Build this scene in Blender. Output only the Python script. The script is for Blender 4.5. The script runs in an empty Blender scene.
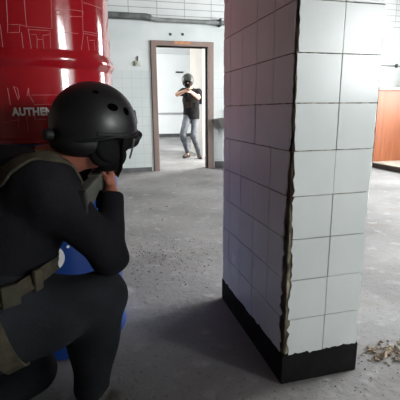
import bpy, bmesh, math, random
import numpy as np
from mathutils import Vector, Matrix, Euler

random.seed(7)
rng = np.random.default_rng(7)
C = bpy.context.scene.collection
S = bpy.context.scene
PI = math.pi
D2R = math.radians

# ------------------------------------------------------------------ camera
CAM = np.array([-0.603, -1.135, 0.9855])
pitch, roll, yaw = D2R(12.90), D2R(-0.52), D2R(14.70)
fw = np.array([math.sin(yaw)*math.cos(pitch), math.cos(yaw)*math.cos(pitch), -math.sin(pitch)])
r0 = np.array([math.cos(yaw), -math.sin(yaw), 0.0])
u0 = np.cross(r0, fw)
rx = math.cos(roll)*r0 + math.sin(roll)*u0
ux = -math.sin(roll)*r0 + math.cos(roll)*u0
cd = bpy.data.cameras.new('camera')
cd.sensor_fit = 'HORIZONTAL'; cd.sensor_width = 36.0
cd.lens = 389.3/400*36.0
cd.clip_start = 0.02; cd.clip_end = 200
cam = bpy.data.objects.new('camera', cd); C.objects.link(cam)
cam.matrix_world = Matrix((
    (rx[0], ux[0], -fw[0], CAM[0]), (rx[1], ux[1], -fw[1], CAM[1]),
    (rx[2], ux[2], -fw[2], CAM[2]), (0, 0, 0, 1)))
S.camera = cam

# ------------------------------------------------------------------ world, lights, exposure
w = bpy.data.worlds.new('sky'); S.world = w; w.use_nodes = True
bg = w.node_tree.nodes['Background']
bg.inputs['Color'].default_value = (0.80, 0.90, 1.0, 1)
bg.inputs['Strength'].default_value = 0.02
S.view_settings.view_transform = 'Standard'
S.view_settings.look = 'None'
S.view_settings.exposure = 0.0
S.view_settings.gamma = 1.0
S.view_settings.use_curve_mapping = False

def area(name, loc, target, sx, sy, power, col=(1, 1, 1)):
    l = bpy.data.lights.new(name, 'AREA'); l.shape = 'RECTANGLE'; l.size = sx; l.size_y = sy
    l.energy = power; l.color = col
    o = bpy.data.objects.new(name, l); C.objects.link(o); o.location = loc
    o.rotation_euler = (Vector(target)-Vector(loc)).to_track_quat('-Z', 'Y').to_euler()
    return o
# daylight through the windows of the right wall and of the room behind the doorway
area('daylight_near_window', (5.62, -1.9, 1.9), (0, -1.9, 1.3), 2.7, 1.8, 50, (0.97, 0.99, 1.0))
area('daylight_end_window', (5.62, 3.95, 1.9), (0, 3.95, 1.5), 1.3, 1.8, 300, (0.97, 0.99, 1.0))
area('daylight_far_window', (5.62, 1.35, 1.9), (0, 1.35, 1.3), 2.6, 1.8, 1130, (0.97, 0.99, 1.0))
area('daylight_corner_window', (4.4, -5.16, 2.0), (4.4, 0, 2.0), 1.7, 1.55, 620, (0.97, 1.0, 1.0))
area('daylight_side_door', (3.1, 6.6, 1.5), (1.6, 6.6, 1.2), 1.6, 2.2, 240, (1.0, 0.98, 0.95))
area('daylight_back_room', (-1.55, 10.2, 1.8), (2, 10.2, 1.3), 4.5, 1.8, 310, (0.97, 0.99, 1.0))

# ------------------------------------------------------------------ helpers
def lin(c):
    out = []
    for v in c:
        v = v/255.0
        out.append(v/12.92 if v <= 0.04045 else ((v+0.055)/1.055)**2.4)
    return tuple(out)+(1.0,)

def mat(name, c1, c2=None, scale=4.0, rough=0.6, rough2=None, bump=0.0, bscale=None, metal=0.0, detail=5.0,
        lo=0.35, hi=0.65, spec=0.5, coat=0.0, dist=0.004, stretch=None):
    m = bpy.data.materials.new(name); m.use_nodes = True
    nt = m.node_tree; b = nt.nodes['Principled BSDF']
    b.inputs['Roughness'].default_value = rough; b.inputs['Metallic'].default_value = metal
    b.inputs['Specular IOR Level'].default_value = spec
    if coat: b.inputs['Coat Weight'].default_value = coat; b.inputs['Coat Roughness'].default_value = 0.08
    tc = nt.nodes.new('ShaderNodeTexCoord'); src = tc.outputs['Object']
    if stretch:
        mp = nt.nodes.new('ShaderNodeMapping'); mp.inputs['Scale'].default_value = stretch
        nt.links.new(src, mp.inputs['Vector']); src = mp.outputs['Vector']
    n = nt.nodes.new('ShaderNodeTexNoise'); n.inputs['Scale'].default_value = scale; n.inputs['Detail'].default_value = detail
    nt.links.new(src, n.inputs['Vector'])
    r = nt.nodes.new('ShaderNodeValToRGB'); r.color_ramp.elements[0].position = lo; r.color_ramp.elements[1].position = hi
    r.color_ramp.elements[0].color = lin(c1); r.color_ramp.elements[1].color = lin(c2 or c1)
    nt.links.new(n.outputs['Fac'], r.inputs['Fac']); nt.links.new(r.outputs['Color'], b.inputs['Base Color'])
    if rough2 is not None:
        mr = nt.nodes.new('ShaderNodeMapRange'); mr.inputs['To Min'].default_value = rough; mr.inputs['To Max'].default_value = rough2
        mr.inputs['From Min'].default_value = 0.3; mr.inputs['From Max'].default_value = 0.7
        nt.links.new(n.outputs['Fac'], mr.inputs['Value']); nt.links.new(mr.outputs['Result'], b.inputs['Roughness'])
    if bump:
        n2 = nt.nodes.new('ShaderNodeTexNoise'); n2.inputs['Scale'].default_value = bscale or scale*6; n2.inputs['Detail'].default_value = 6
        nt.links.new(src, n2.inputs['Vector'])
        bp = nt.nodes.new('ShaderNodeBump'); bp.inputs['Strength'].default_value = bump; bp.inputs['Distance'].default_value = dist
        nt.links.new(n2.outputs['Fac'], bp.inputs['Height']); nt.links.new(bp.outputs['Normal'], b.inputs['Normal'])
    return m

def tile_wall_mat(name, tile, tile2, joint, bw, bh, axis='XZ', rough=0.35, mort=0.004, z0=0.0):
    m = mat(name, tile, tile2, scale=1.3, rough=rough)
    nt = m.node_tree; b = nt.nodes['Principled BSDF']
    tc = nt.nodes.new('ShaderNodeTexCoord'); sp = nt.nodes.new('ShaderNodeSeparateXYZ'); cb = nt.nodes.new('ShaderNodeCombineXYZ')
    nt.links.new(tc.outputs['Object'], sp.inputs[0])
    nt.links.new(sp.outputs[axis[0]], cb.inputs['X']); nt.links.new(sp.outputs[axis[1]], cb.inputs['Y'])
    br = nt.nodes.new('ShaderNodeTexBrick'); br.offset = 0.0; br.squash = 1.0
    br.inputs['Scale'].default_value = 1.0; br.inputs['Mortar Size'].default_value = mort
    br.inputs['Brick Width'].default_value = bw; br.inputs['Row Height'].default_value = bh
    nt.links.new(cb.outputs[0], br.inputs['Vector'])
    mx = nt.nodes.new('ShaderNodeMix'); mx.data_type = 'RGBA'
    old = b.inputs['Base Color'].links[0].from_socket
    nt.links.new(br.outputs['Fac'], mx.inputs['Factor']); nt.links.new(old, mx.inputs[6]); mx.inputs[7].default_value = lin(joint)
    nt.links.new(mx.outputs[2], b.inputs['Base Color'])
    return m

class MB:
    def __init__(s): s.v = []; s.f = []
    def add(s, vs, fs):
        n = len(s.v); s.v += [tuple(map(float, v)) for v in vs]; s.f += [tuple(i+n for i in f) for f in fs]; return s
    def box(s, c, h, R=None):
        c = np.array(c, float); R = np.eye(3) if R is None else np.array(R)      # rows of R are the box axes
        vs = [c + sx*h[0]*R[0] + sy*h[1]*R[1] + sz*h[2]*R[2] for sx in (-1, 1) for sy in (-1, 1) for sz in (-1, 1)]
        return s.add(vs, [(0, 1, 3, 2), (4, 6, 7, 5), (0, 4, 5, 1), (2, 3, 7, 6), (0, 2, 6, 4), (1, 5, 7, 3)])
    def bx(s, a, b):
        a = np.array(a, float); b = np.array(b, float); return s.box((a+b)/2, (b-a)/2)
    def tube(s, pts, rad, n=10, cap=True, flat=None):
        pts = [np.array(p, float) for p in pts]; m = len(pts)
        rad = [rad]*m if not hasattr(rad, '__len__') else rad
        t0 = pts[1]-pts[0]; up = np.array([0, 0, 1.0]) if flat is None else np.array(flat, float)
        if abs(np.dot(t0/np.linalg.norm(t0), up)) > .95 and flat is None: up = np.array([1.0, 0, 0])
        vs = []
        for i, p in enumerate(pts):
            t = pts[min(i+1, m-1)]-pts[max(i-1, 0)]; t = t/np.linalg.norm(t)
            a = np.cross(t, up); a /= np.linalg.norm(a); b = np.cross(a, t); up = b if flat is None else up
            for k in range(n):
                q = 2*PI*k/n; r = rad[i]
                ra, rb = (r if not hasattr(r, '__len__') else r)if hasattr(r, '__len__') else (r, r)
                vs.append(p + a*ra*math.cos(q) + b*rb*math.sin(q))
        fs = [(i*n+k, i*n+(k+1) % n, (i+1)*n+(k+1) % n, (i+1)*n+k) for i in range(m-1) for k in range(n)]
        if cap: fs += [tuple(range(n))[::-1], tuple((m-1)*n+k for k in range(n))]
        return s.add(vs, fs)
    def lathe(s, prof, c=(0, 0, 0), n=48, R=None, a0=0, a1=2*PI):
        c = np.array(c, float); R = np.eye(3) if R is None else np.array(R)
        full = abs(a1-a0-2*PI) < 1e-6; m = n if full else n+1
        vs = []
        for r, z in prof:
            for k in range(m):
                q = a0+(a1-a0)*k/n; vs.append(c + R[0]*r*math.cos(q) + R[1]*r*math.sin(q) + R[2]*z)
        fs = []
        for i in range(len(prof)-1):
            for k in range(n):
                k2 = (k+1) % m if full else k+1
                fs.append((i*m+k, i*m+k2, (i+1)*m+k2, (i+1)*m+k))
        return s.add(vs, fs)
    def prism(s, poly, o, ax, ay, az, d):
        """polygon (list of 2D points) in the plane o+ax*x+ay*y, extruded by d along az"""
        o = np.array(o, float); ax, ay, az = [np.array(q, float) for q in (ax, ay, az)]
        n = len(poly); vs = [o+ax*x+ay*y for x, y in poly] + [o+ax*x+ay*y+az*d for x, y in poly]
        return s.add(vs, [tuple(range(n))[::-1], tuple(range(n, 2*n))] + [(i, (i+1) % n, n+(i+1) % n, n+i) for i in range(n)])
    def ell(s, c, r, R=None, n=16, m=10):
        c = np.array(c, float); R = np.eye(3) if R is None else np.array(R); vs = []; fs = []
        for i in range(m+1):
            th = PI*i/m
            for k in range(n):
                q = 2*PI*k/n
                vs.append(c + R[0]*r[0]*math.sin(th)*math.cos(q) + R[1]*r[1]*math.sin(th)*math.sin(q) + R[2]*r[2]*math.cos(th))
        for i in range(m):
            for k in range(n): fs.append((i*n+k, (i+1)*n+k, (i+1)*n+(k+1) % n, i*n+(k+1) % n))
        return s.add(vs, fs)
    def build(s, name, m, parent=None, smooth=False, bevel=0.0, seg=2, loc=None):
        if parent is not None: base = wloc(parent)
        else: base = np.array(loc if loc is not None else (0, 0, 0), float)
        me = bpy.data.meshes.new(name)
        me.from_pydata([tuple(np.array(v)-base) for v in s.v], [], s.f)
        bm = bmesh.new(); bm.from_mesh(me)
        bmesh.ops.remove_doubles(bm, verts=bm.verts, dist=1e-6)
        bmesh.ops.recalc_face_normals(bm, faces=bm.faces)
        if bevel > 0:
            es = [e for e in bm.edges if len(e.link_faces) == 2 and e.calc_face_angle(0) > 0.5]
            bmesh.ops.bevel(bm, geom=es, offset=bevel, segments=seg, profile=0.5, affect='EDGES', clamp_overlap=True)
        bm.to_mesh(me); bm.free()
        if smooth:
            me.polygons.foreach_set('use_smooth', [True]*len(me.polygons))
            try: me.set_sharp_from_angle(angle=D2R(50))
            except Exception: pass
        me.materials.append(m)
        o = bpy.data.objects.new(name, me); C.objects.link(o)
        if parent is not None: o.parent = parent
        else: o.location = tuple(base)
        return o

def wloc(o):
    p = np.zeros(3)
    while o is not None: p += np.array(o.location); o = o.parent
    return p
def empty(name, loc, label, cat, group=None, kind=None):
    o = bpy.data.objects.new(name, None); C.objects.link(o); o.location = loc; o.empty_display_size = 0.1
    return tag(o, label, cat, group, kind)
def tag(o, label=None, cat=None, group=None, kind=None):
    for k, v in (('label', label), ('category', cat), ('group', group), ('kind', kind)):
        if v: o[k] = v
    return o

def frame(f, up=(0, 0, 1)):
    """rows: forward, left, up"""
    f = np.array(f, float); f /= np.linalg.norm(f); l = np.cross(np.array(up, float), f); l /= np.linalg.norm(l); u = np.cross(f, l)
    return np.array([f, l, u])

# ---- signed-distance modelling of bodies and cloth: capsules and ellipsoids blended, then meshed into ONE closed surface
class SDF:
    def __init__(s, lo, hi, h):
        s.lo = np.array(lo, float); s.h = h
        s.n = np.ceil((np.array(hi)-s.lo)/h).astype(int)+1
        s.g = np.full(s.n, 0.08, np.float32)
    def _blk(s, lo, hi):
        a = np.clip(np.floor((np.array(lo)-s.lo)/s.h).astype(int), 0, s.n); b = np.clip(np.ceil((np.array(hi)-s.lo)/s.h).astype(int)+1, 0, s.n)
        if np.any(b <= a): return None
        ax = [s.lo[i]+s.h*np.arange(a[i], b[i]) for i in range(3)]
        X = np.stack(np.meshgrid(*ax, indexing='ij'), -1)
        return tuple(slice(a[i], b[i]) for i in range(3)), X
    @staticmethod
    def smin(a, b, k):
        if k <= 0: return np.minimum(a, b)
        h = np.maximum(k-np.abs(a-b), 0)/k
        return np.minimum(a, b)-h*h*k*0.25
    def cap(s, a, b, ra, rb=None, k=0.02, flat=None, fs=1.0, sub=False):
        rb = ra if rb is None else rb; a = np.array(a, float); b = np.array(b, float); m = max(ra, rb)*max(1, fs)+k+3*s.h
        q = s._blk(np.minimum(a, b)-m, np.maximum(a, b)+m)
        if q is None: return s
        sl, X = q; ab = b-a; L = max(ab@ab, 1e-9)
        p = X-a; t = np.clip(p@ab/L, 0, 1); d = p-t[..., None]*ab
        if flat is not None:
            n = np.array(flat, float); n /= np.linalg.norm(n); c = d@n; d = d+(c*(1/fs-1))[..., None]*n
        v = np.linalg.norm(d, axis=-1)-(ra+(rb-ra)*t)
        if flat is not None: v *= min(1, fs)
        s.g[sl] = np.maximum(s.g[sl], -v) if sub else s.smin(s.g[sl], v, k)
        return s
    def ell(s, c, r, R=None, k=0.02, sub=False):
        c = np.array(c, float); r = np.array(r, float); R = np.eye(3) if R is None else np.array(R); m = max(r)+k+3*s.h
        q = s._blk(c-m, c+m)
        if q is None: return s
        sl, X = q; p = (X-c)@R.T; k0 = np.linalg.norm(p/r, axis=-1); k1 = np.linalg.norm(p/(r*r), axis=-1)
        v = k0*(k0-1)/np.maximum(k1, 1e-6)
        v = np.where(k0 < 0.05, -min(r), v)
        s.g[sl] = np.maximum(s.g[sl], -SDF.smax0(v, k)) if sub else s.smin(s.g[sl], v, k)
        return s
    @staticmethod
    def smax0(v, k): return v
    def cut(s, p, n, rad):
        """remove what lies beyond the plane at p (normal n), within rad of p"""
        p = np.array(p, float); n = np.array(n, float); n /= np.linalg.norm(n)
        q = s._blk(p-rad, p+rad)
        if q is None: return s
        sl, X = q; v = (X-p)@n; near = np.linalg.norm(X-p, axis=-1) < rad
        s.g[sl] = np.where(near, np.maximum(s.g[sl], v), s.g[sl]); return s
    def folds(s, amp, scale, seed=0, n=7, dirn=None):
        r = np.random.default_rng(seed)
        sl, X = s._blk(s.lo, s.lo+s.h*(s.n-1)); acc = np.zeros(s.g[sl].shape, np.float32)
        for _ in range(n):
            d = r.normal(size=3)
            if dirn is not None: d = d*0.45+np.array(dirn)*r.choice([-1, 1])
            d = d/np.linalg.norm(d)*scale*r.uniform(.6, 1.7); e = r.normal(size=3); e = e/np.linalg.norm(e)*scale*.5
            acc += np.sin(X@d+1.2*np.sin(X@e+r.uniform(0, 6))+r.uniform(0, 6)).astype(np.float32)
        s.g[sl] += amp*acc/math.sqrt(n); return s
    def mesh(s, name, m, parent=None, loc=None):
        g = np.pad(s.g, 1, constant_values=0.08); lo = s.lo-s.h
        ins = g < 0; n = np.array(g.shape)-1
        cnt = np.zeros(n, int); pos = np.zeros(tuple(n)+(3,)); num = np.zeros(n)
        cs = [(i, j, k) for i in (0, 1) for j in (0, 1) for k in (0, 1)]
        V = {c: g[c[0]:c[0]+n[0], c[1]:c[1]+n[1], c[2]:c[2]+n[2]] for c in cs}
        for a in cs:
            for ax in range(3):
                if a[ax] == 1: continue
                b = list(a); b[ax] = 1; b = tuple(b)
                va, vb = V[a], V[b]; x = (va < 0) != (vb < 0)
                t = np.where(x, va/np.where(x, va-vb, 1), 0)
                base = np.array(a, float)
                for q in range(3): pos[..., q] += np.where(x, base[q]+(t if q == ax else 0), 0)
                num += x
        act = num > 0; idx = np.full(n, -1); idx[act] = np.arange(act.sum())
        I = np.argwhere(act); P = lo+s.h*(I+pos[act]/num[act][:, None])
        F = []
        for ax in range(3):
            sh = [slice(1, -1)]*3; sa = list(sh); sb = list(sh)
            sa[ax] = slice(0, -1); sb[ax] = slice(1, None)
            A = ins[tuple(sa)]; B = ins[tuple(sb)]
            E = np.argwhere(A != B)
            if len(E) == 0: continue
            off = np.array([1, 1, 1]); off[ax] = 0; E = E+off
            u, v = (ax+1) % 3, (ax+2) % 3
            eu = np.zeros(3, int); eu[u] = 1; ev = np.zeros(3, int); ev[v] = 1
            q = [E, E-eu, E-eu-ev, E-ev]
            qi = np.stack([idx[tuple(x.T)] for x in q], 1)
            fl = ~ins[tuple(E.T)]
            qi[fl] = qi[fl][:, ::-1]; F.append(qi)
        F = np.concatenate(F); F = F[(F >= 0).all(1)]
        base = wloc(parent) if parent is not None else np.array(loc if loc is not None else (0, 0, 0), float)
        me = bpy.data.meshes.new(name); me.from_pydata((P-base).tolist(), [], F.tolist()); me.validate()
        bm = bmesh.new(); bm.from_mesh(me); bmesh.ops.recalc_face_normals(bm, faces=bm.faces)
        bmesh.ops.smooth_vert(bm, verts=bm.verts, factor=.5, use_axis_x=True, use_axis_y=True, use_axis_z=True)
        bm.to_mesh(me); bm.free()
        me.polygons.foreach_set('use_smooth', [True]*len(me.polygons)); me.materials.append(m)
        o = bpy.data.objects.new(name, me); C.objects.link(o)
        if parent is not None: o.parent = parent
        else: o.location = tuple(base)
        return o

# ------------------------------------------------------------------ materials
M = {}
M['plaster'] = mat('white_plaster', (168, 174, 173), (184, 189, 188), 1.5, .7, bump=.1, bscale=40)
M['far_white'] = mat('far_white_paint', (228, 232, 232), (236, 238, 238), 1.0, .6)
M['far_grey'] = mat('far_offwhite_paint', (160, 154, 147), (176, 170, 162), 1.0, .7)
M['wall_tile'] = tile_wall_mat('small_white_wall_tile', (166, 173, 172), (178, 184, 183), (154, 160, 158), .15, .15, rough=.4, mort=.003)
M['upper_tile'] = tile_wall_mat('long_white_wall_tile', (170, 174, 173), (184, 188, 187), (118, 122, 122), .44, .098, rough=.4, mort=.005)
M['skirt'] = mat('dark_skirting', (58, 58, 60), (84, 84, 84), 6, .7)
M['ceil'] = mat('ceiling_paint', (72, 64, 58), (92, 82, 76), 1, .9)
M['dark_wall'] = mat('bare_dark_plaster', (92, 78, 70), (112, 96, 86), 1.2, .9)
M['tile'] = mat('glazed_pillar_tile', (208, 214, 213), (220, 225, 224), 3.0, .18, .28, spec=.25)
M['core'] = mat('dirty_grout_and_plaster', (62, 50, 38), (196, 190, 168), 26, .95, bump=.9, bscale=60, lo=.42, hi=.62)
M['edge'] = mat('chipped_corner_plaster', (44, 34, 27), (104, 92, 74), 22, .95, bump=.8, bscale=70, lo=.42, hi=.66, stretch=(1, 1, .4))
M['plaster_edge'] = mat('exposed_yellowish_plaster', (66, 54, 42), (176, 168, 146), 22, .95, bump=.6, bscale=80, lo=.42, hi=.62, stretch=(1, 1, .4))
M['bitumen'] = mat('black_base_paint', (13, 12, 13), (24, 22, 23), 12, .85, bump=.4, bscale=40, spec=.2)
M['pipe'] = mat('grey_pipe', (92, 97, 96), (120, 124, 122), 8, .6)
M['pipe_dark'] = mat('dark_pipe_wrap', (58, 62, 60), (88, 92, 90), 10, .85, bump=.6)
M['frame'] = mat('brown_door_paint', (96, 79, 73), (117, 98, 90), 5, .55, stretch=(1, 1, .15))
M['stain'] = mat('orange_brown_patch', (150, 98, 62), (176, 122, 84), 20, .7)
M['red'] = mat('red_drum_paint', (152, 18, 28), (164, 24, 36), 3, .10, .15, coat=.6)
M['blue'] = mat('blue_drum_paint', (18, 58, 130), (24, 66, 144), 3, .3, coat=.2)
M['line'] = mat('pale_line_print', (196, 112, 114), (206, 124, 126), 8, .5)
M['print'] = mat('white_print', (245, 242, 242), None, 8, .5)
M['wood'] = mat('orange_wood', (128, 70, 40), (146, 86, 52), 3, .45, stretch=(6, 6, .6), detail=8)
M['woodtop'] = mat('pale_wood_edge', (160, 138, 112), (176, 154, 130), 6, .5)
M['plinth'] = mat('dark_plinth', (78, 62, 54), (100, 84, 74), 6, .7)
M['plinthtop'] = mat('dusty_plinth_top', (150, 140, 128), (176, 166, 152), 12, .9)
M['ceramic'] = mat('old_sanitary_ceramic', (150, 150, 146), (178, 178, 172), 6, .4)
M['metal'] = mat('dark_metal', (50, 50, 52), (66, 66, 66), 10, .5, metal=.6)
M['switch'] = mat('greenish_switch_plastic', (150, 158, 146), (164, 170, 158), 10, .5)
M['glass_frame'] = mat('window_paint', (225, 225, 222), None, 4, .5)
# glass: light passes straight through apart from a faint surface reflection
g = bpy.data.materials.new('window_glass'); g.use_nodes = True; nt = g.node_tree; nt.nodes.clear()
o_ = nt.nodes.new('ShaderNodeOutputMaterial'); mx = nt.nodes.new('ShaderNodeMixShader'); mx.inputs[0].default_value = .08
t_ = nt.nodes.new('ShaderNodeBsdfTransparent'); gl = nt.nodes.new('ShaderNodeBsdfGlossy'); gl.inputs['Roughness'].default_value = .02
nt.links.new(t_.outputs[0], mx.inputs[1]); nt.links.new(gl.outputs[0], mx.inputs[2]); nt.links.new(mx.outputs[0], o_.inputs['Surface'])
M['glass'] = g
# people
M['skin'] = mat('skin', (152, 92, 74), (172, 110, 90), 9, .5, bump=.15, bscale=90)
M['skin2'] = mat('fair_skin', (196, 150, 128), (210, 164, 142), 9, .5)
M['black_knit'] = mat('black_sweater_cloth', (16, 16, 20), (23, 23, 28), 14, .9, bump=.5, bscale=260, spec=.2)
M['trouser'] = mat('charcoal_trouser_cloth', (25, 27, 31), (36, 38, 43), 9, .9, bump=.5, bscale=240, spec=.2)
M['boot'] = mat('grey_boot_leather', (74, 72, 70), (98, 95, 90), 14, .7, bump=.3)
M['sole'] = mat('black_rubber', (22, 22, 22), (32, 32, 32), 14, .8)
M['olive'] = mat('olive_webbing', (56, 53, 43), (73, 68, 55), 30, .9, bump=.5, bscale=220, spec=.2)
M['olive_dark'] = mat('dark_olive_pouch', (46, 45, 37), (60, 58, 47), 30, .9, bump=.5, bscale=200, spec=.2)
M['helmet'] = mat('matte_black_helmet', (17, 18, 20), (24, 25, 27), 12, .38, .46, bump=.08, bscale=300, spec=.5)
M['black_plastic'] = mat('black_plastic', (14, 14, 15), (22, 22, 23), 12, .6, spec=.3)
M['hole'] = mat('painted_hole_dark', (3, 3, 3), (5, 5, 5), 8, 1.0, spec=0.0)
M['mask'] = mat('black_mesh_mask', (10, 10, 11), (20, 20, 21), 180, .85, spec=.15)
M['hair'] = mat('dark_hair', (26, 20, 17), (40, 31, 26), 60, .7, stretch=(1, 1, .1))
M['gun_grey'] = mat('olive_grey_gun_polymer', (66, 68, 62), (82, 84, 76), 10, .6)
M['gun_black'] = mat('gun_black', (26, 26, 28), (40, 40, 42), 14, .45, metal=.2)
M['strap_light'] = mat('grey_strap', (150, 150, 150), (170, 170, 168), 20, .7)
M['tee'] = mat('black_tee_cloth', (20, 19, 21), (30, 29, 31), 14, .9, spec=.2)
M['vest'] = mat('brown_vest_cloth', (34, 29, 27), (46, 39, 36), 20, .9, spec=.2)
M['jeans'] = mat('faded_grey_jeans', (78, 82, 88), (108, 112, 118), 8, .9, spec=.2)
M['shoe'] = mat('brown_shoe', (58, 45, 38), (80, 64, 54), 12, .7)
M['helmet_grey'] = mat('grey_green_helmet', (44, 46, 44), (60, 62, 59), 10, .5)
M['grit'] = mat('dark_grit', (70, 64, 58), (130, 124, 114), 30, .95)
M['rubble'] = mat('broken_concrete', (128, 122, 112), (176, 170, 158), 20, .95, bump=.6)
M['brick_bit'] = mat('brown_broken_plaster', (96, 80, 66), (150, 134, 114), 20, .95, bump=.6)

def floor_mat():
    m = mat('dusty_concrete', (114, 113, 113), (154, 153, 153), 1.6, .92, bump=.5, bscale=26, detail=9, lo=.3, hi=.7, spec=.25, dist=.006)
    nt = m.node_tree; b = nt.nodes['Principled BSDF']; tc = nt.nodes.new('ShaderNodeTexCoord')
    def layer(scale, lo, hi, col, amt, detail=4, kind='n'):
        old = b.inputs['Base Color'].links[0].from_socket
        n = nt.nodes.new('ShaderNodeTexNoise'); n.inputs['Scale'].default_value = scale; n.inputs['Detail'].default_value = detail
        nt.links.new(tc.outputs['Object'], n.inputs['Vector'])
        mr = nt.nodes.new('ShaderNodeMapRange'); mr.inputs['From Min'].default_value = lo; mr.inputs['From Max'].default_value = hi; mr.inputs['To Max'].default_value = amt
        nt.links.new(n.outputs['Fac'], mr.inputs['Value'])
        mx = nt.nodes.new('ShaderNodeMix'); mx.data_type = 'RGBA'
        nt.links.new(mr.outputs['Result'], mx.inputs['Factor']); nt.links.new(old, mx.inputs[6]); mx.inputs[7].default_value = lin(col)
        nt.links.new(mx.outputs[2], b.inputs['Base Color'])
    layer(3.2, .52, .72, (112, 106, 100), .55, 8)
    layer(70, .62, .70, (84, 78, 72), .6, 2)
    layer(9, .58, .7, (172, 171, 171), .5, 6)
    return m
M['floor'] = floor_mat()

# ------------------------------------------------------------------ the room
def struct(mb, name, m, **k):
    return tag(mb.build(name, m, **k), kind='structure')
H = 3.05
YW = 5.38          # front face of the wall with the doorway
XL, XR, YB = -5.2, 5.4, -5.0
struct(MB().bx((XL-.2, YB-.2, -.2), (7, 14.4, 0)), 'floor', M['floor'])
struct(MB().bx((XL-.2, YB-.2, H), (7, YW+.16, H+.2)), 'ceiling', M['ceil'])
struct(MB().bx((XL-.2, YW+.16, H), (7, 14.4, H+.2)), 'ceiling.001', M['far_white'])
dx0, dx1, dz = .405, 1.255, 2.0         # clear opening of the doorway
wb = MB()
def wall_pieces(z0, z1):
    wb = MB()
    if z0 < dz:
        z2 = min(z1, dz)
        wb.bx((XL, YW, z0), (dx0, YW+.16, z2)); wb.bx((dx1, YW, z0), (XR, YW+.16, z2))
        if z1 > dz: wb.bx((XL, YW, dz), (XR, YW+.16, z1))
    else: wb.bx((XL, YW, z0), (XR, YW+.16, z1))
    return wb
wall = struct(wall_pieces(0, 1.62), 'wall_back', M['wall_tile'])
p = wall_pieces(1.62, 2.42).build('plaster_band', M['plaster'], wall)
p = wall_pieces(2.42, H).build('upper_tiling', M['upper_tile'], wall)
# wall with the windows, on the right
def window_wall(x, y0, y1, openings, z0, z1, th=.2):
    mb = MB(); yy = y0
    for a, b in openings:
        mb.bx((x, yy, 0), (x+th, a, H)); mb.bx((x, a, 0), (x+th, b, z0)); mb.bx((x, a, z1), (x+th, b, H)); yy = b
    mb.bx((x, yy, 0), (x+th, y1, H)); return mb
wins = [(-3.2, -.6), (.05, 2.65), (3.3, 4.6)]
wall_r_mat = tile_wall_mat('side_wall_tile', (206, 210, 210), (220, 223, 222), (176, 178, 176), .15, .15, 'YZ', .4, .003)
struct(window_wall(XR, YB, YW+.16, wins, 1.0, 2.75), 'wall_right', wall_r_mat)
for i, (a, b) in enumerate(wins):
    f = MB(); mid = (a+b)/2
    for y in (a+.03, mid-.12, mid+.12, b-.03): f.bx((XR+.07, y-.03, 1.0), (XR+.13, y+.03, 2.75))
    f.bx((XR+.07, mid-.12, 1.0), (XR+.13, mid+.12, 2.75))
    for z in (1.03, 2.72): f.bx((XR+.071, a, z-.03), (XR+.129, b, z+.03))
    wn = struct(f, 'window_%d' % (i+1), M['glass_frame'])
    MB().bx((XR+.095, a+.05, 1.05), (XR+.1, mid-.15, 2.7)).build('pane', M['glass'], wn)
    MB().bx((XR+.095, mid+.15, 1.05), (XR+.1, b-.05, 2.7)).build('pane', M['glass'], wn)
struct(MB().bx((XL-.2, YB, 0), (XL, YW+.16, H)), 'wall_left', M['dark_wall'])
wf = MB()
for x_a, x_b, z_a, z_b in ((XL-.2, 3.55, 0, H), (5.25, XR+.2, 0, H), (3.55, 5.25, 0, 1.2), (3.55, 5.25, 2.75, H)): wf.bx((x_a, YB-.2, z_a), (x_b, YB, z_b))
struct(wf, 'wall_front', M['dark_wall'])
f = MB()
for x in (3.58, 4.34, 4.46, 5.22): f.bx((x-.03, YB-.13, 1.2), (x+.03, YB-.07, 2.75))
f.bx((4.34, YB-.13, 1.2), (4.46, YB-.07, 2.75))
for z in (1.23, 2.72): f.bx((3.55, YB-.129, z-.03), (5.25, YB-.071, z+.03))
wn = struct(f, 'window_4', M['glass_frame'])
MB().bx((3.6, YB-.105, 1.25), (4.32, YB-.1, 2.7)).build('pane', M['glass'], wn)
MB().bx((4.48, YB-.105, 1.25), (5.2, YB-.1, 2.7)).build('pane', M['glass'], wn)
struct(MB().bx((XL, YW-.015, 0), (dx0-.13, YW, .07)), 'baseboard_back', M['skirt'], bevel=.003)
struct(MB().bx((dx1+.13, YW-.02, 0), (3.9, YW, .12)), 'baseboard_back.001', M['skirt'], bevel=.003)
struct(MB().bx((-.3, -2.45, 0), (1.95, -2.2, 1.15)), 'wall_added_shade', M['wall_tile'])      # added unseen waist-high partition, keeps corner-window light off the floor left of the pillar
# door frame (no leaf in it)
fr = MB()
fr.bx((dx0-.085, YW-.03, 0), (dx0+.0, YW+.19, dz+.075)); fr.bx((dx1, YW-.03, 0), (dx1+.10, YW+.19, dz+.075))
fr.bx((dx0-.085, YW-.0305, dz), (dx1+.10, YW+.1905, dz+.075))
door = struct(fr, 'door_1', M['frame'], bevel=.004)
st = MB()
for sx in (dx0-.02, dx1+.02): st.bx((sx-.035, YW+.06, 0), (sx+.035, YW+.10, dz))
st.build('door_stop', M['frame'], door, bevel=.003)
MB().bx((.70, YW-.034, 2.03), (.965, YW-.03, 2.068)).build('header_patch', M['stain'], door)
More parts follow.
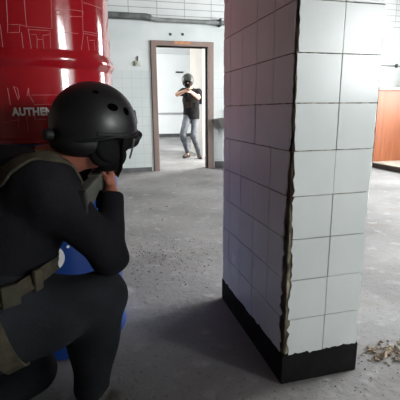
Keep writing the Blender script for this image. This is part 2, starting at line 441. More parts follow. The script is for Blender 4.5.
# room behind the doorway
YF = 14.0
fb = struct(MB().bx((-2.6, YF, 0), (6.8, YF+.2, H)), 'wall_far', M['far_white'])
MB().bx((-2.6, YF-.05, .86), (6.8, YF, .93)).build('ledge', mat('ledge_grey', (150, 152, 154), (168, 170, 170), 3, .6), fb, bevel=.005)
struct(MB().bx((-2.6, YF-.02, 0), (6.8, YF, .13)), 'baseboard_far', M['skirt'])
struct(window_wall(-1.75, YW+.16, YF, [(7.8, 12.6)], .9, 2.7, .15), 'wall_far_left', M['far_white'])
sw = MB(); sw.bx((1.66, YW+.16, 2.3), (1.74, 7.2, H)); sw.bx((1.66, 7.2, 0), (1.74, 8.3, H))
struct(sw, 'wall_far_right', M['far_grey'])
fn = tag(MB().bx((1.655, 7.17, 0), (1.745, 7.2, 2.3)).bx((1.655, YW+.16, 2.27), (1.745, 7.2, 2.3)).build('door_2', M['far_white'], bevel=.003), kind='structure')
struct(MB().bx((6.6, YW+.16, 0), (6.8, YF, H)), 'wall_far_side', M['far_white'])
lamp = tag(MB().bx((2.46, YF-.06, 2.39), (2.74, YF, 2.44)).build('wall_bracket', M['metal'], bevel=.004), 'small dark bracket high on the white wall of the far room', 'bracket')

# ------------------------------------------------------------------ the tiled pillar
PW, PD = .308, .700
pil = tag(MB().bx((.006, .006, 0), (PW-.006, PD-.006, H)).build('pillar', M['core']), 'square pillar clad in large white tiles with a black base, in the middle of the room', 'pillar', kind='structure')
def facing(o, ax, az, cols, name, worn_l=0, worn_r=0):
    """rows of glazed tiles on one face; the outer tiles are chipped along the pillar's edges"""
    mb = MB(); ax = np.array(ax, float); az = np.array(az, float); g = .0016
    zs = [.106] + [.256+.15*i for i in range(0, 19)]
    jag = lambda n, a: [abs(rng.normal())*a for _ in range(n)]
    def wear(z, side):
        if side == 'l': return worn_l*max(.35, min(1.0, (1.15-z)/.6)) if worn_l else 0
        return worn_r
    for i in range(len(zs)-1):
        z0, z1 = zs[i]+g, min(zs[i+1]-g, H)
        if z0 >= H: break
        for j in range(len(cols)-1):
            x0, x1 = cols[j]+g, cols[j+1]-g
            n = 9; zz = np.linspace(z0, z1, n)
            left = [(x0, z) for z in zz]; right = [(x1, z) for z in zz]
            if j == 0 and worn_l: left = [(x0+wear(z, 'l')*(.45+.75*rng.random()), z) for z in zz]
            if j == len(cols)-2 and worn_r: right = [(x1-wear(z, 'r')*(.15+1.1*rng.random()**2), z) for z in zz]
            tilt = rng.normal()*.0006
            mb.prism([*right, *left[::-1]], np.array(o)+az*0, ax, (0, 0, 1), az, .0075+tilt)
    return mb.build(name, M['tile'], pil)
e = .006
facing((0, e, 0), (1, 0, 0), (0, -1, 0), [0, .161, PW], 'front_tiling', .019, .009)
facing((e, 0, 0), (0, 1, 0), (-1, 0, 0), [0, .152, .302, .452, .602, PD], 'side_tiling', .036, .008)
facing((PW-e, 0, 0), (0, 1, 0), (1, 0, 0), [0, .152, .302, .452, .602, PD], 'side_tiling', .012, .008)
facing((0, PD-e, 0), (1, 0, 0), (0, 1, 0), [0, .161, PW], 'rear_tiling', .012, .008)
def ring_band():
    mb = MB(); q = .003; pts = [(-q, -q), (PW+q, -q), (PW+q, PD+q), (-q, PD+q)]
    n = 26; vs = []; per = []
    for k in range(4):
        a = np.array(pts[k]); b = np.array(pts[(k+1) % 4])
        for i in range(n): per.append(a+(b-a)*i/n)
    m = len(per); c = np.array([PW/2, PD/2])
    for z in (0, None):
        for x in per: vs.append((x[0], x[1], 0 if z == 0 else .115+rng.normal()*.004))
    for x in per:
        d = c-x; d = np.clip(d, -.006, .006); vs.append((x[0]+d[0], x[1]+d[1], .121))
    fs = [(i, (i+1) % m, m+(i+1) % m, m+i) for i in range(m)] + [(m+i, m+(i+1) % m, 2*m+(i+1) % m, 2*m+i) for i in range(m)]
    mb.add(vs, fs); return mb
ring_band().build('base_band', M['bitumen'], pil)
# dried plaster left along the front edge of the pillar
zz = np.linspace(.10, H-.01, 300); nz = len(zz); K = 9
def wob(a): 
    x = np.convolve(rng.normal(size=nz+12), np.ones(5)/5, 'same')[6:-6]*1.6 + np.repeat(rng.normal(size=nz//20+2), 20)[:nz]*.5
    return a*x
jx = [wob(.0012) for _ in range(K)]; jy = [wob(.0012) for _ in range(K)]; jw = wob(.10)+1
rows = []
for i, z in enumerate(zz):
    wd_ = (.013+.017*max(0, min(1, (1.1-z)/.8)))*max(.5, jw[i])
    pth = [(wd_, .0068), (wd_*.72, .0035), (wd_*.4, .0022), (.006, .0022), (.0035, .0035), (.0022, .006), (.0018, wd_*.6), (.0024, wd_*1.2), (.0062, wd_*1.9)]
    rows.append([(x+jx[k][i], y+jy[k][i], z) for k, (x, y) in enumerate(pth)])
for nm, ka, kb, mm in (('exposed_plaster', 0, 4, 'plaster_edge'), ('worn_edge', 3, 9, 'edge')):
    kk = kb-ka; mb = MB(); mb.add([p for r_ in rows for p in r_[ka:kb]], [(a*kk+k, a*kk+k+1, (a+1)*kk+k+1, (a+1)*kk+k) for a in range(nz-1) for k in range(kk-1)])
    mb.build(nm, M[mm], pil)

# ------------------------------------------------------------------ drums
DC = (-.808, .655)
def drum(z0, m, label, name):
    t = empty(name, (DC[0], DC[1], z0), label, 'drum')
    R = .286; hh = .875
    pr = [(.0, .018), (R-.012, .018), (R-.010, .002), (R+.004, .0), (R+.006, .010), (R, .018), (R, .022), (R, .03)]
    for hz in (hh/3, 2*hh/3):
        pr += [(R, hz-.040), (R, hz-.034), (R, hz-.031), (R+.002, hz-.025), (R+.012, hz-.010), (R+.0135, hz), (R+.012, hz+.010), (R+.002, hz+.025), (R, hz+.031), (R, hz+.034), (R, hz+.040)]
    pr += [(R, hh-.03), (R, hh-.024), (R, hh-.02), (R+.006, hh-.010), (R+.004, hh), (R-.010, hh-.002), (R-.012, hh-.016), (0, hh-.016)]
    MB().lathe(pr, (DC[0], DC[1], z0), 120).build('drum_shell', m, t, smooth=True)
    return t
blue = drum(0, M['blue'], 'blue steel drum on the floor, under the red one', 'blue_drum')
red = drum(.876, M['red'], 'red steel drum with white line print, stacked on the blue drum', 'red_drum')
def on_drum(th, z, r=.2868):
    a = D2R(th); return (DC[0]+r*math.sin(a), DC[1]-r*math.cos(a), z)
def drum_lines(lines, r, wd):
    mb = MB()
    for l in lines:
        pts = []
        for (a0, z0), (a1, z1) in zip(l[:-1], l[1:]):
            n = max(1, int(abs(a1-a0)/2.0))
            for i in range(n): pts.append((a0+(a1-a0)*i/n, z0+(z1-z0)*i/n))
        pts.append(l[-1])
        mb.tube([on_drum(a, z, .2862) for a, z in pts], wd, 6)
    return mb
LN = [[(-10.0, 1.36), (-11.1, 1.271), (-3.6, 1.271), (0.6, 1.266), (16.7, 1.265), (17.2, 1.291), (18.4, 1.40)], [(1.2, 1.40), (0.6, 1.266)], [(-11.1, 1.271), (-11.7, 1.246), (-4.1, 1.247), (-3.7, 1.268)], [(-2.9, 1.247), (-2.7, 1.197)],
 [(1.7, 1.26), (2.3, 1.197)], [(1.6, 1.257), (15.3, 1.258), (14.9, 1.201)], [(3.2, 1.242), (6.3, 1.243), (6.6, 1.227), (6.0, 1.198)], [(14.5, 1.245), (10.6, 1.241), (10.3, 1.228), (6.6, 1.227)], [(10.3, 1.228), (10.4, 1.199)],
 [(19.2, 1.327), (20.2, 1.312), (29.9, 1.312), (40.3, 1.32), (41.5, 1.338), (30.3, 1.335), (20.4, 1.324)], [(41.3, 1.40), (39.9, 1.253)], [(40.2, 1.27), (58.7, 1.275)], [(40.1, 1.263), (58.6, 1.267)], [(40.0, 1.256), (37.4, 1.207)],
 [(43.6, 1.256), (44.6, 1.208)], [(45.3, 1.243), (51.7, 1.248)], [(50.4, 1.24), (51.0, 1.212)], [(55.6, 1.258), (54.6, 1.214)], [(42.1, 1.368), (62.9, 1.371)], [(21.8, 1.255), (35.8, 1.26)],
 [(-11.8, 1.074), (-9.5, 1.028)], [(-11.2, 1.071), (-9.3, 1.067), (-8.7, 1.034)], [(-16.0, 1.068), (-15.3, 1.011)], [(-2.2, 1.067), (-2.1, 1.044), (0.6, 1.017)], [(-0.8, 1.044), (18.8, 1.045), (19.4, 1.079)], [(0.5, 1.011), (16.2, 1.014)],
 [(-2.2, 1.067), (-3.4, 1.041)], [(-10.7, 0.974), (-11.8, 0.926)], [(-5.4, 0.974), (-5.3, 0.919)], [(0.5, 0.98), (0.1, 0.96), (12.6, 0.962)], [(-21.0, 0.954), (-11.0, 0.96)],
 [(-24, 1.271), (-16, 1.271), (-16, 1.2)], [(-30, 1.4), (-29, 1.23), (-20, 1.23)], [(24, .96), (24, 1.06), (40, 1.06)]]
drum_lines([l for l in LN if l[0][1] > 1.15], .2862, .0009).build('line_print', M['line'], red)
drum_lines([l for l in LN if l[0][1] <= 1.15], .2862, .0009).build('line_print', M['line'], red)
def drum_text(txt, th0, th1, z, hcap, name, m, parent, bold=.05):
    cu = bpy.data.curves.new(name, 'FONT'); cu.body = txt; cu.size = 1.0; cu.offset = bold; cu.extrude = 0.0; cu.space_character = 1.08
    tmp = bpy.data.objects.new('tmp', cu); C.objects.link(tmp)
    dg = bpy.context.evaluated_depsgraph_get(); me = bpy.data.meshes.new_from_object(tmp.evaluated_get(dg))
    bpy.data.objects.remove(tmp)
    bm = bmesh.new(); bm.from_mesh(me); bpy.data.meshes.remove(me)
    bmesh.ops.triangulate(bm, faces=bm.faces)
    xs = [v.co.x for v in bm.verts]; ys = [v.co.y for v in bm.verts]; x0, x1, y0, y1 = min(xs), max(xs), min(ys), max(ys)
    for k in range(1, 40):      # slice so that the letters bend round the drum
        xk = x0+(x1-x0)*k/40
        bmesh.ops.bisect_plane(bm, geom=bm.verts[:]+bm.edges[:]+bm.faces[:], plane_co=(xk, 0, 0), plane_no=(1, 0, 0))
    base = wloc(parent)
    for v in bm.verts:
        q = on_drum(th0+(th1-th0)*(v.co.x-x0)/(x1-x0), z+hcap*(v.co.y-y0)/(y1-y0), .2874)
        v.co = Vector(np.array(q)-base)
    me = bpy.data.meshes.new(name); bm.to_mesh(me); bm.free(); me.materials.append(m)
    o = bpy.data.objects.new(name, me); C.objects.link(o); o.parent = parent; return o
drum_text('AUTHENTIC', -14.8, 23, .974, .0285, 'lettering', M['print'], red)
# round white mark on the blue drum
mk = MB()
mk.tube([on_drum(5-8.5*math.cos(q), .45+.055*math.sin(q), .2872) for q in np.linspace(0, 2*PI, 49)], [(.014, .0012)]*49, 8, flat=None)
ringm = MB()
def drum_patch(mb, f, n, r=.2874):
    """ring-shaped decal: inner and outer outlines as angle/height pairs"""
    vs = []; 
    for q in np.linspace(0, 2*PI, n, endpoint=False):
        for s_ in (1.0, .62): vs.append(on_drum(*f(q, s_), r))
    fs = [(2*i, 2*((i+1) % n), 2*((i+1) % n)+1, 2*i+1) for i in range(n)]; return mb.add(vs, fs)
drum_patch(ringm, lambda q, s_: (0.5+11*s_*math.cos(q), .44+.055*s_*math.sin(q)), 48)
ringm.build('white_mark', M['print'], blue)
MB().lathe([(0, 0), (.006, 0), (.006, .002), (0, .002)], on_drum(14.5, .478, .2872), 12, R=[(math.cos(D2R(14)), math.sin(D2R(14)), 0), (0, 0, 1), (math.sin(D2R(14)), -math.cos(D2R(14)), 0)]).build('white_dot', M['print'], blue)

# ------------------------------------------------------------------ wall things
t = empty('wall_pipe', (0, YW-.06, 2.38), 'long grey pipe running along the top of the tiled wall above the doorway', 'pipe')
MB().tube([(-3.2, YW-.07, 2.40), (.28, YW-.07, 2.40), (.36, YW-.07, 2.375), (.44, YW-.07, 2.365), (2.6, YW-.07, 2.365)], .032, 14).build('pipe_run', M['pipe'], t, smooth=True)
MB().tube([(-3.2, YW-.071, 2.40), (.27, YW-.071, 2.40), (.33, YW-.071, 2.385)], .048, 14).build('pipe_wrap', M['pipe_dark'], t, smooth=True)
for x in (-.6, 1.45, 2.4):
    z = 2.40 if x < .3 else 2.365
    MB().bx((x-.015, YW-.115, z-.055), (x+.015, YW-.0, z+.06)).build('pipe_clip', M['metal'], t, bevel=.004)
t = empty('cable_conduit', (4.6, YW-.012, 1.775), 'thin dark conduit on the tiled wall above the wooden counter', 'conduit')
MB().tube([(3.4, YW-.012, 1.775), (5.39, YW-.012, 1.775)], .009, 8).build('conduit_run', M['metal'], t)
for x in (4.33, 4.95): MB().bx((x-.022, YW-.03, 1.775-.03), (x+.022, YW, 1.775+.035)).build('conduit_clip', M['metal'], t, bevel=.004)
b0 = tag(MB().lathe([(0, 0), (.022, 0), (.018, .012), (0, .014)], (.645, YW, 2.175), 14, R=[(1, 0, 0), (0, 0, 1), (0, -1, 0)]).build('wall_bolt', M['metal'], loc=(.645, YW, 2.175)), 'dark bolt head above the doorway, the one nearer the drums', 'bolt', 'bolts above the doorway')
b1 = b0.copy(); C.objects.link(b1); b1.location = (.845, YW, 2.182); b1['label'] = 'dark bolt head above the doorway, the one nearer the pillar'
t = empty('light_switch', (.11, YW, 1.73), 'small greenish switch box on the wall beside the door frame', 'switch')
MB().bx((.065, YW-.035, 1.685), (.155, YW, 1.76)).build('switch_box', M['switch'], t, bevel=.006)
MB().bx((.09, YW-.045, 1.705), (.115, YW-.03, 1.74)).build('rocker', M['plinthtop'], t, bevel=.003)
MB().tube([(.11, YW-.012, 1.76), (.112, YW-.012, 1.83)], .010, 8).build('cable_stub', M['metal'], t)
t = empty('wash_basin', (1.60, YW-.18, 0), 'old grey ceramic wash basin on a pedestal, between doorway and pillar', 'basin')
MB().lathe([(.0, .66), (.06, .665), (.13, .70), (.185, .76), (.205, .83), (.215, .86), (.205, .868), (.19, .855), (.17, .80), (.11, .73), (0, .71)], (1.60, YW-.216, 0), 32).build('bowl', M['ceramic'], t, smooth=True)
MB().lathe([(0, 0), (.12, 0), (.11, .04), (.075, .12), (.065, .35), (.075, .55), (.10, .68), (0, .68)], (1.60, YW-.22, 0), 24).build('pedestal', M['ceramic'], t, smooth=True)
MB().tube([(1.60, YW-.06, .86), (1.60, YW-.06, .98), (1.60, YW-.10, 1.01), (1.60, YW-.17, .99)], .012, 10).build('tap', M['metal'], t, smooth=True)

# wooden counter on a low plinth, far right
t = empty('counter', (4.6, 4.85, 0), 'orange-brown wooden counter on a dark plinth, behind the pillar', 'counter')
MB().bx((4.08, 4.70, .085), (5.38, 5.30, 1.30)).build('cabinet_body', M['wood'], t, bevel=.004)
MB().bx((4.05, 4.66, 1.30), (5.39, 5.34, 1.345)).build('counter_top', M['woodtop'], t, bevel=.006)
MB().bx((4.03, 3.7, 0), (5.39, 5.3, .07)).build('plinth', M['plinth'], t, bevel=.004)
MB().bx((4.025, 3.695, .07), (5.39, 5.3, .085)).build('plinth_top', M['plinthtop'], t)

#PEOPLE
# ------------------------------------------------------------------ people
def sample(s, P):
    P = (np.array(P, float)-s.lo)/s.h; P = np.clip(P, 0, s.n-1.001); i = np.floor(P).astype(int); f = P-i; v = 0
    for a in (0, 1):
        for b in (0, 1):
            for c in (0, 1):
                wt = (f[0] if a else 1-f[0])*(f[1] if b else 1-f[1])*(f[2] if c else 1-f[2])
                v += wt*s.g[i[0]+a, i[1]+b, i[2]+c]
    return float(v)
def onto(s, P, d0=.004):
    """move P onto the surface (offset d0) along the distance gradient"""
    P = np.array(P, float)
    for _ in range(14):
        v = sample(s, P); e_ = s.h
        gr = np.array([sample(s, P+np.eye(3)[i]*e_)-sample(s, P-np.eye(3)[i]*e_) for i in range(3)])
        n = np.linalg.norm(gr)
        if n < 1e-7: break
        st_ = np.clip(v-d0, -.02, .02); P = P-gr/n*st_
    return P
def ribbon(s, pts, width, d0, thick, wdir=None, closed=False, nsub=5):
    """a strap lying on the surface s, through pts"""
    pts = [np.array(p, float) for p in pts]
    Q = []; m = len(pts); last = m if closed else m-1
    for i in range(last):
        p0, p1, p2, p3 = [pts[(i+k) % m] if closed else pts[min(max(i+k, 0), m-1)] for k in (-1, 0, 1, 2)]
        for t in np.arange(nsub)/nsub:
            Q.append(.5*((2*p1)+(-p0+p2)*t+(2*p0-5*p1+4*p2-p3)*t*t+(-p0+3*p1-3*p2+p3)*t**3))
    if not closed: Q.append(pts[-1])
    Q = [onto(s, q, d0) for q in Q]; n = len(Q); mb = MB(); vs = []
    for i, q in enumerate(Q):
        t = (Q[(i+1) % n]-Q[(i-1) % n]) if closed else Q[min(i+1, n-1)]-Q[max(i-1, 0)]; t = t/np.linalg.norm(t)
        e_ = s.h; nr = np.array([sample(s, q+np.eye(3)[k]*e_)-sample(s, q-np.eye(3)[k]*e_) for k in range(3)]); nr /= max(np.linalg.norm(nr), 1e-9)
        sd = np.cross(nr, t) if wdir is None else np.array(wdir, float); sd = sd/np.linalg.norm(sd)
        cr = []
        for u in (-.5, -.17, .17, .5):
            cr.append(onto(s, q+sd*u*width, d0))
        for c_ in cr: vs.append(c_+nr*thick)
        for c_ in cr[::-1]: vs.append(c_-nr*.003)
    k = 8; fs = []
    for i in range(n if closed else n-1):
        for j in range(k): fs.append((i*k+j, i*k+(j+1) % k, ((i+1) % n)*k+(j+1) % k, ((i+1) % n)*k+j))
    if not closed: fs += [tuple(range(k))[::-1], tuple((n-1)*k+j for j in range(k))]
    return mb.add(vs, fs)

def hand(s, wrist, palm_c, knuck, tips, thumb, k=.006, r=.0088):
    """palm plus five separate fingers: each finger is root, bend, bend, tip"""
    wrist, palm_c = np.array(wrist), np.array(palm_c)
    a, b = np.array(knuck[0]), np.array(knuck[-1])
    for t in (0, .33, .66, 1): s.cap(wrist*.75+palm_c*.25, a+(b-a)*t, .017, .0115, k=.012)
    for f, q in zip(knuck, tips):
        pts = [np.array(f)]+[np.array(x) for x in q]
        for i in range(len(pts)-1): s.cap(pts[i], pts[i+1], r*(1.0-.09*i), r*(.95-.09*i), k=.003)
    for i in range(len(thumb)-1): s.cap(thumb[i], thumb[i+1], r*1.2-.001*i, r*1.1-.001*i, k=.005)

# ---------------- crouching player in front of the drums
SR = np.array((-.745, .0, .785)); SL = np.array((-.90, .25, .785)); NB = np.array((-.795, .125, .822))
CH = np.array((-.865, .11, .69)); PE = np.array((-.95, .055, .44))
EL = np.array((-.586, .025, .552)); WR = np.array((-.568, .112, .722))
LE = np.array((-.735, .315, .70)); LW = np.array((-.615, .335, .762))
HR = np.array((-.935, -.03, .40)); KN = np.array((-.612, .03, .425)); AN = np.array((-.672, .045, .10))
HL = np.array((-.97, .12, .38)); LK = np.array((-.875, .20, .085)); LA = np.array((-1.03, .02, .075))
HF = frame((math.sin(D2R(58)), math.cos(D2R(58)), -.17))      # head: forward, left, up
HC = np.array((-.606, .100, .946))
def hp(f, l, u): return HC+HF[0]*f+HF[1]*l+HF[2]*u
b = SDF((-1.2, -.25, 0), (-.42, .46, 1.12), .0055)
b.ell(hp(-.005, 0, .005), (.098, .076, .105), HF, k=.02).ell(hp(.035, 0, -.07), (.062, .056, .058), HF, k=.04)
b.cap(hp(.088, 0, -.02), hp(.108, 0, -.047), .010, .013, k=.012)                       # nose
for sg in (-1, 1):
    b.ell(hp(-.012, sg*.079, -.035), (.024, .010, .033), HF, k=.010)                   # ears
    b.cap(hp(.084, sg*.035, .0), hp(.086, sg*.02, .0), .010, k=.01)
b.cap(hp(.094, .018, -.078), hp(.094, -.018, -.078), .0075, k=.006)                    # lips
b.cap(NB+(-.01, 0, -.02), hp(-.025, 0, -.07), .060, .056, k=.03)
b.cap(PE, CH, .115, .12, k=.05).cap(SR, SL, .05, k=.05).cap(CH, NB, .10, .05, k=.05)
b.cap(SR, EL, .046, .038).cap(EL, WR, .038, .026).cap(SL, LE, .046, .038).cap(LE, LW, .038, .026)
b.cap(HR, KN, .10, .055, k=.04).cap(KN, AN, .05, .036).cap(HL, LK, .09, .055, k=.04).cap(LK, LA, .05, .036)
b.cap(AN, AN+(.02, -.01, -.05), .036, .03).cap(LA, LA+(-.03, -.02, -.02), .036, .03)
# right hand round the pistol grip, left hand under the handguard
hand(b, WR, (-.566, .142, .752),
     [(-.566, .172, .790), (-.563, .176, .772), (-.563, .174, .754), (-.566, .170, .738)],
     [[(-.562, .205, .797), (-.566, .228, .799), (-.574, .245, .797)],
      [(-.563, .205, .768), (-.582, .221, .764), (-.602, .212, .763)],
      [(-.564, .203, .749), (-.583, .218, .745), (-.602, .209, .744)],
      [(-.567, .196, .733), (-.583, .209, .729), (-.598, .202, .729)]],
     [(-.574, .135, .765), (-.592, .150, .794), (-.612, .172, .800)])
hand(b, LW, (-.59, .35, .765),
     [(-.575, .335, .758), (-.572, .355, .758), (-.574, .374, .760), (-.580, .391, .763)],
     [[(-.552, .335, .752), (-.532, .338, .763), (-.524, .340, .783)], [(-.548, .357, .752), (-.527, .360, .764), (-.520, .362, .785)],
      [(-.549, .378, .755), (-.527, .381, .768), (-.520, .383, .788)], [(-.556, .395, .760), (-.536, .400, .772), (-.528, .402, .789)]],
     [(-.605, .350, .775), (-.600, .372, .795), (-.588, .395, .808)])
P1 = b.mesh('person', M['skin'], loc=(-.85, .06, 0))
tag(P1, 'crouching person in black sweater and helmet aiming a rifle, in front of the drums', 'person')

s = SDF((-1.2, -.25, .40), (-.46, .46, .98), .0065)
s.cap(PE+(.01, .005, .05), CH, .150, .158, k=.06).cap(CH, NB+(-.04, 0, -.035), .14, .07, k=.07)
s.cap(SL+(.0, -.005, -.01), SR+(-.01, 0, -.01), .072, .074, k=.06)
s.cap(NB+(-.03, .02, -.012), (-1.02, .16, .80), .078, .078, k=.05)
s.cap(NB+(-.02, .01, -.022), SR+(-.02, 0, 0), .066, .07, k=.05)
s.cap(SR, EL, .074, .052, k=.05).cap(EL, WR, .050, .036, k=.03)
s.cap(SL, LE, .07, .052, k=.04).cap(LE, LW, .052, .036, k=.03)
s.cap(NB+(-.01, 0, -.04), NB+(.02, -.002, -.008), .066, .064, k=.03)                      # collar
s.folds(.0034, 42, 3)
s.cap(NB, hp(-.03, 0, -.075), .056, .052, k=0, sub=True)
s.cut(WR+(WR-EL)/np.linalg.norm(WR-EL)*.012, WR-EL, .06).cut(LW, LW-LE, .05)
s.cut(PE+np.array((.0, 0, .055)), (.12, -.05, -1.0), .30)
sweater = s.mesh('sweater', M['black_knit'], P1)

q = SDF((-1.2, -.25, 0.02), (-.48, .40, .62), .0065)
q.ell(PE+(0, 0, -.015), (.165, .155, .16), k=.05).cap(PE, PE+(.015, .008, .085), .155, .152, k=.04)
q.cap(HR, KN, .134, .074, k=.05).cap(KN, AN+(0, 0, .0), .072, .060, k=.03)
q.ell((KN+AN)/2+(-.02, .01, .03), (.075, .07, .12), k=.04)
q.cap(HL, LK, .12, .072, k=.05).cap(LK, LA, .072, .056, k=.03)
q.ell(HR*.5+KN*.5+(-.02, -.07, -.03), (.10, .045, .07), k=.04)                            # cargo pocket bulge
q.folds(.0055, 34, 11)
q.cut(AN+(0, 0, -.03), (0, 0, -1), .10)
trousers = q.mesh('trousers', M['trouser'], P1)

def boot(heel, toe, ankle, name='boot', shaft=.09):
    heel, toe, ankle = [np.array(x, float) for x in (heel, toe, ankle)]
    d = toe-heel; L = np.linalg.norm(d); d /= L; lo = np.minimum(np.minimum(heel, toe), ankle)-.1; hi = np.maximum(np.maximum(heel, toe), ankle+(0, 0, shaft))+.1
    lo[2] = min(heel[2], toe[2])-.07
    t_ = SDF(lo, hi, .005)
    t_.cap(heel+d*.035+(0, 0, .04), heel+d*.13+(0, 0, .045), .036, .040, k=.02).cap(heel+d*.12+(0, 0, .045), toe-d*.035+(0, 0, .030), .038, .028, k=.03)
    t_.cap(ankle, ankle+(0, 0, shaft), .045, .05, k=.03).cap(heel+d*.05+(0, 0, .05), ankle, .04, .045, k=.03)
    o = t_.mesh(name, M['boot'], P1)
    side = np.cross(d, (0, 0, 1)); out = []
    for t, w_ in ((0, .022), (.03, .036), (.3, .034), (.62, .045), (.85, .042), (.96, .028), (1.0, .008)): out.append((t*L, w_))
    poly = [(x, w_) for x, w_ in out]+[(x, -w_) for x, w_ in out[::-1]]
    MB().prism(poly, heel+(0, 0, .001), d, side, (0, 0, 1), .020).build('sole', M['sole'], o, bevel=.004)
    for i in range(4):
        c = heel+d*(.11+.022*i)+(0, 0, .092-.008*i)
        MB().tube([c-side*.022+(0, 0, -.006), c+(0, 0, .002), c+side*.022+(0, 0, -.006)], .003, 6).build('lace', M['sole'], o)
    return o
boot((-.712, .078, 0), (-.505, -.052, 0), (-.672, .045, .09))
boot((-1.075, -.03, 0.005), (-1.0, .22, 0.005), (-1.045, .01, .09))

# belt, pouches, chest strap, thigh strap
un = SDF(q.lo, q.lo+q.h*(q.n-1), q.h); un.n = q.n; un.g = q.g.copy()
un2 = SDF((-1.2, -.25, .30), (-.46, .46, .98), .008)
X = un2._blk(un2.lo, un2.lo+un2.h*(un2.n-1))
un2.cap(PE+(.01, .005, .05), CH, .155, .158, k=.06).ell(PE+(0, 0, -.015), (.165, .155, .16), k=.05)
un2.cap(PE, PE+(.015, .008, .085), .157, .155, k=.04).cap(HR, KN, .134, .074, k=.05)
bc = PE+(.01, .005, .078); ring = []
for k_ in range(16):
    a_ = 2*PI*k_/16; dx_, dy_ = .16*math.cos(a_), .16*math.sin(a_)
    ring.append(bc+np.array((dx_, dy_, .12*dx_+.16*dy_)))
belt = ribbon(un2, ring, .048, .006, .004, wdir=(0.05, -.1, 1), closed=True, nsub=3).build('belt', M['olive'], P1, smooth=True)
for a_, m_ in ((-1.05, 'olive_dark'), (-1.5, 'olive'), (-.62, 'olive')):
    dx_, dy_ = .165*math.cos(a_), .165*math.sin(a_)
    c_ = onto(un2, bc+np.array((dx_, dy_, .12*dx_+.16*dy_)), .014); n_ = np.array((math.cos(a_), math.sin(a_), .0)); R_ = frame(n_)
    MB().box(c_, (.007, .014 if m_ == 'olive' else .024, .030), R_).build('belt_loop' if m_ == 'olive' else 'belt_pouch', M[m_], belt, bevel=.004)
strap = ribbon(s, [(-1.0, .04, .80), (-.925, -.02, .825), (-.87, -.03, .835), (-.825, -.03, .842), (-.78, -.02, .846), (-.74, -.01, .845), (-.71, .02, .825), (-.69, .04, .79), (-.68, .05, .75)], .062, .005, .004)
strap.build('shoulder_strap', M['olive'], P1, smooth=True)
th = ribbon(q, [(-.895, -.16, .50), (-.88, -.165, .45), (-.868, -.165, .395), (-.858, -.15, .335), (-.85, -.11, .28), (-.845, -.06, .25)], .050, .004, .004)
th.build('thigh_strap', M['olive'], P1, smooth=True)

# helmet
hel = MB(); na, ne = 64, 18; A_, B_, C_ = .131, .120, .127
def rim(a):      # height of the lower edge round the head: 0 front, pi back
    f = math.cos(a); sd = abs(math.sin(a))
    return .006*max(f, 0)-.030*sd**2-.058*max(-f, 0)**1.2
vs = []; fs = []
for L_, off in ((0, 0.0), (1, -.008)):
    for j in range(ne+1):
        for i in range(na):
            a = 2*PI*i/na; zr = rim(a)/C_; e0 = math.asin(max(-.95, min(.95, zr)))
            el_ = e0+(PI/2-e0)*j/ne
            r_ = math.cos(el_)
            if el_ < 0: r_ = max(r_, .90)*1.0
            sq = 1+.03*math.cos(2*a)**2*math.cos(el_)
            vs.append(hp((A_+off)*r_*math.cos(a)*sq, (B_+off)*r_*math.sin(a)*sq, (C_+off)*math.sin(el_)))
N1 = (ne+1)*na
for L_ in (0, 1):
    for j in range(ne):
        for i in range(na):
            fs.append(tuple(L_*N1+x for x in (j*na+i, j*na+(i+1) % na, (j+1)*na+(i+1) % na, (j+1)*na+i)))
for i in range(na): fs.append((i, (i+1) % na, N1+(i+1) % na, N1+i))
hel.add(vs, fs); helmet = hel.build('helmet', M['helmet'], P1, smooth=True)
def on_hel(a, el_, off=0):
    r_ = math.cos(el_); sq = 1+.03*math.cos(2*a)**2*r_
    return hp((A_+off)*r_*math.cos(a)*sq, (B_+off)*r_*math.sin(a)*sq, (C_+off)*math.sin(el_))
def hel_n(a, el_):
    e1 = .01; p0 = on_hel(a, el_); n = np.cross(on_hel(a+e1, el_)-p0, on_hel(a, el_+e1)-p0); return n/np.linalg.norm(n)
for a, el_, ra, rb in ((-1.70, .40, .0165, .0115), (-1.32, .37, .012, .012), (-2.12, .74, .009, .006), (1.53, .39, .0135, .009), (1.13, .37, .009, .009)):
    n = hel_n(a, el_); R_ = frame(n, HF[2]); c_ = on_hel(a, el_, .0)
    MB().ell(c_, (.0024, ra, rb), R_, 18, 8).build('vent_hole', M['hole'], helmet, smooth=True)  # black discs on the closed shell: the vents' inner shade put into colour
for sg in (-1, 1):      # side rails
    rl = [on_hel(sg*a, e_, .003) for a, e_ in ((1.25, -.14), (1.4, -.18), (1.6, -.20), (1.8, -.22), (2.0, -.24))]
    MB().tube(rl, [(.0015, .005)]*5, 8).build('side_rail', M['black_plastic'], helmet, smooth=True)
edge = [hp((A_+.001)*(max(math.cos(math.asin(rim(a)/C_)), .90))*math.cos(a)*(1+.03*math.cos(2*a)**2), (B_+.001)*max(math.cos(math.asin(rim(a)/C_)), .90)*math.sin(a)*(1+.03*math.cos(2*a)**2), rim(a)) for a in np.linspace(0, 2*PI, 65)]
MB().tube(edge, .0042, 8, cap=False).build('edge_trim', M['black_plastic'], helmet, smooth=True)
MB().box(hp(.134, 0, .045), (.003, .024, .022), frame(HF[0]+HF[2]*.35, HF[2])).build('front_mount', M['black_plastic'], helmet, bevel=.002)
MB().lathe([(0, .02), (.014, .02), (.017, .014), (.017, 0), (0, 0)], hp(-.132, 0, -.045), 18, R=[HF[1], HF[2], -HF[0]]).build('fit_dial', M['black_plastic'], helmet, smooth=True)
tp = SDF(HC-.2, HC+.2, .006); tp.ell(hp(-.045, 0, -.058), (.086, .086, .046), HF).ell(hp(.02, 0, -.03), (.10, .092, .03), HF)
tp.ell(hp(.07, 0, -.05), (.08, .066, .06), HF, sub=True)
tp.mesh('nape_pad', M['black_plastic'], helmet)
gg = SDF(HC-.22, HC+.22, .005)
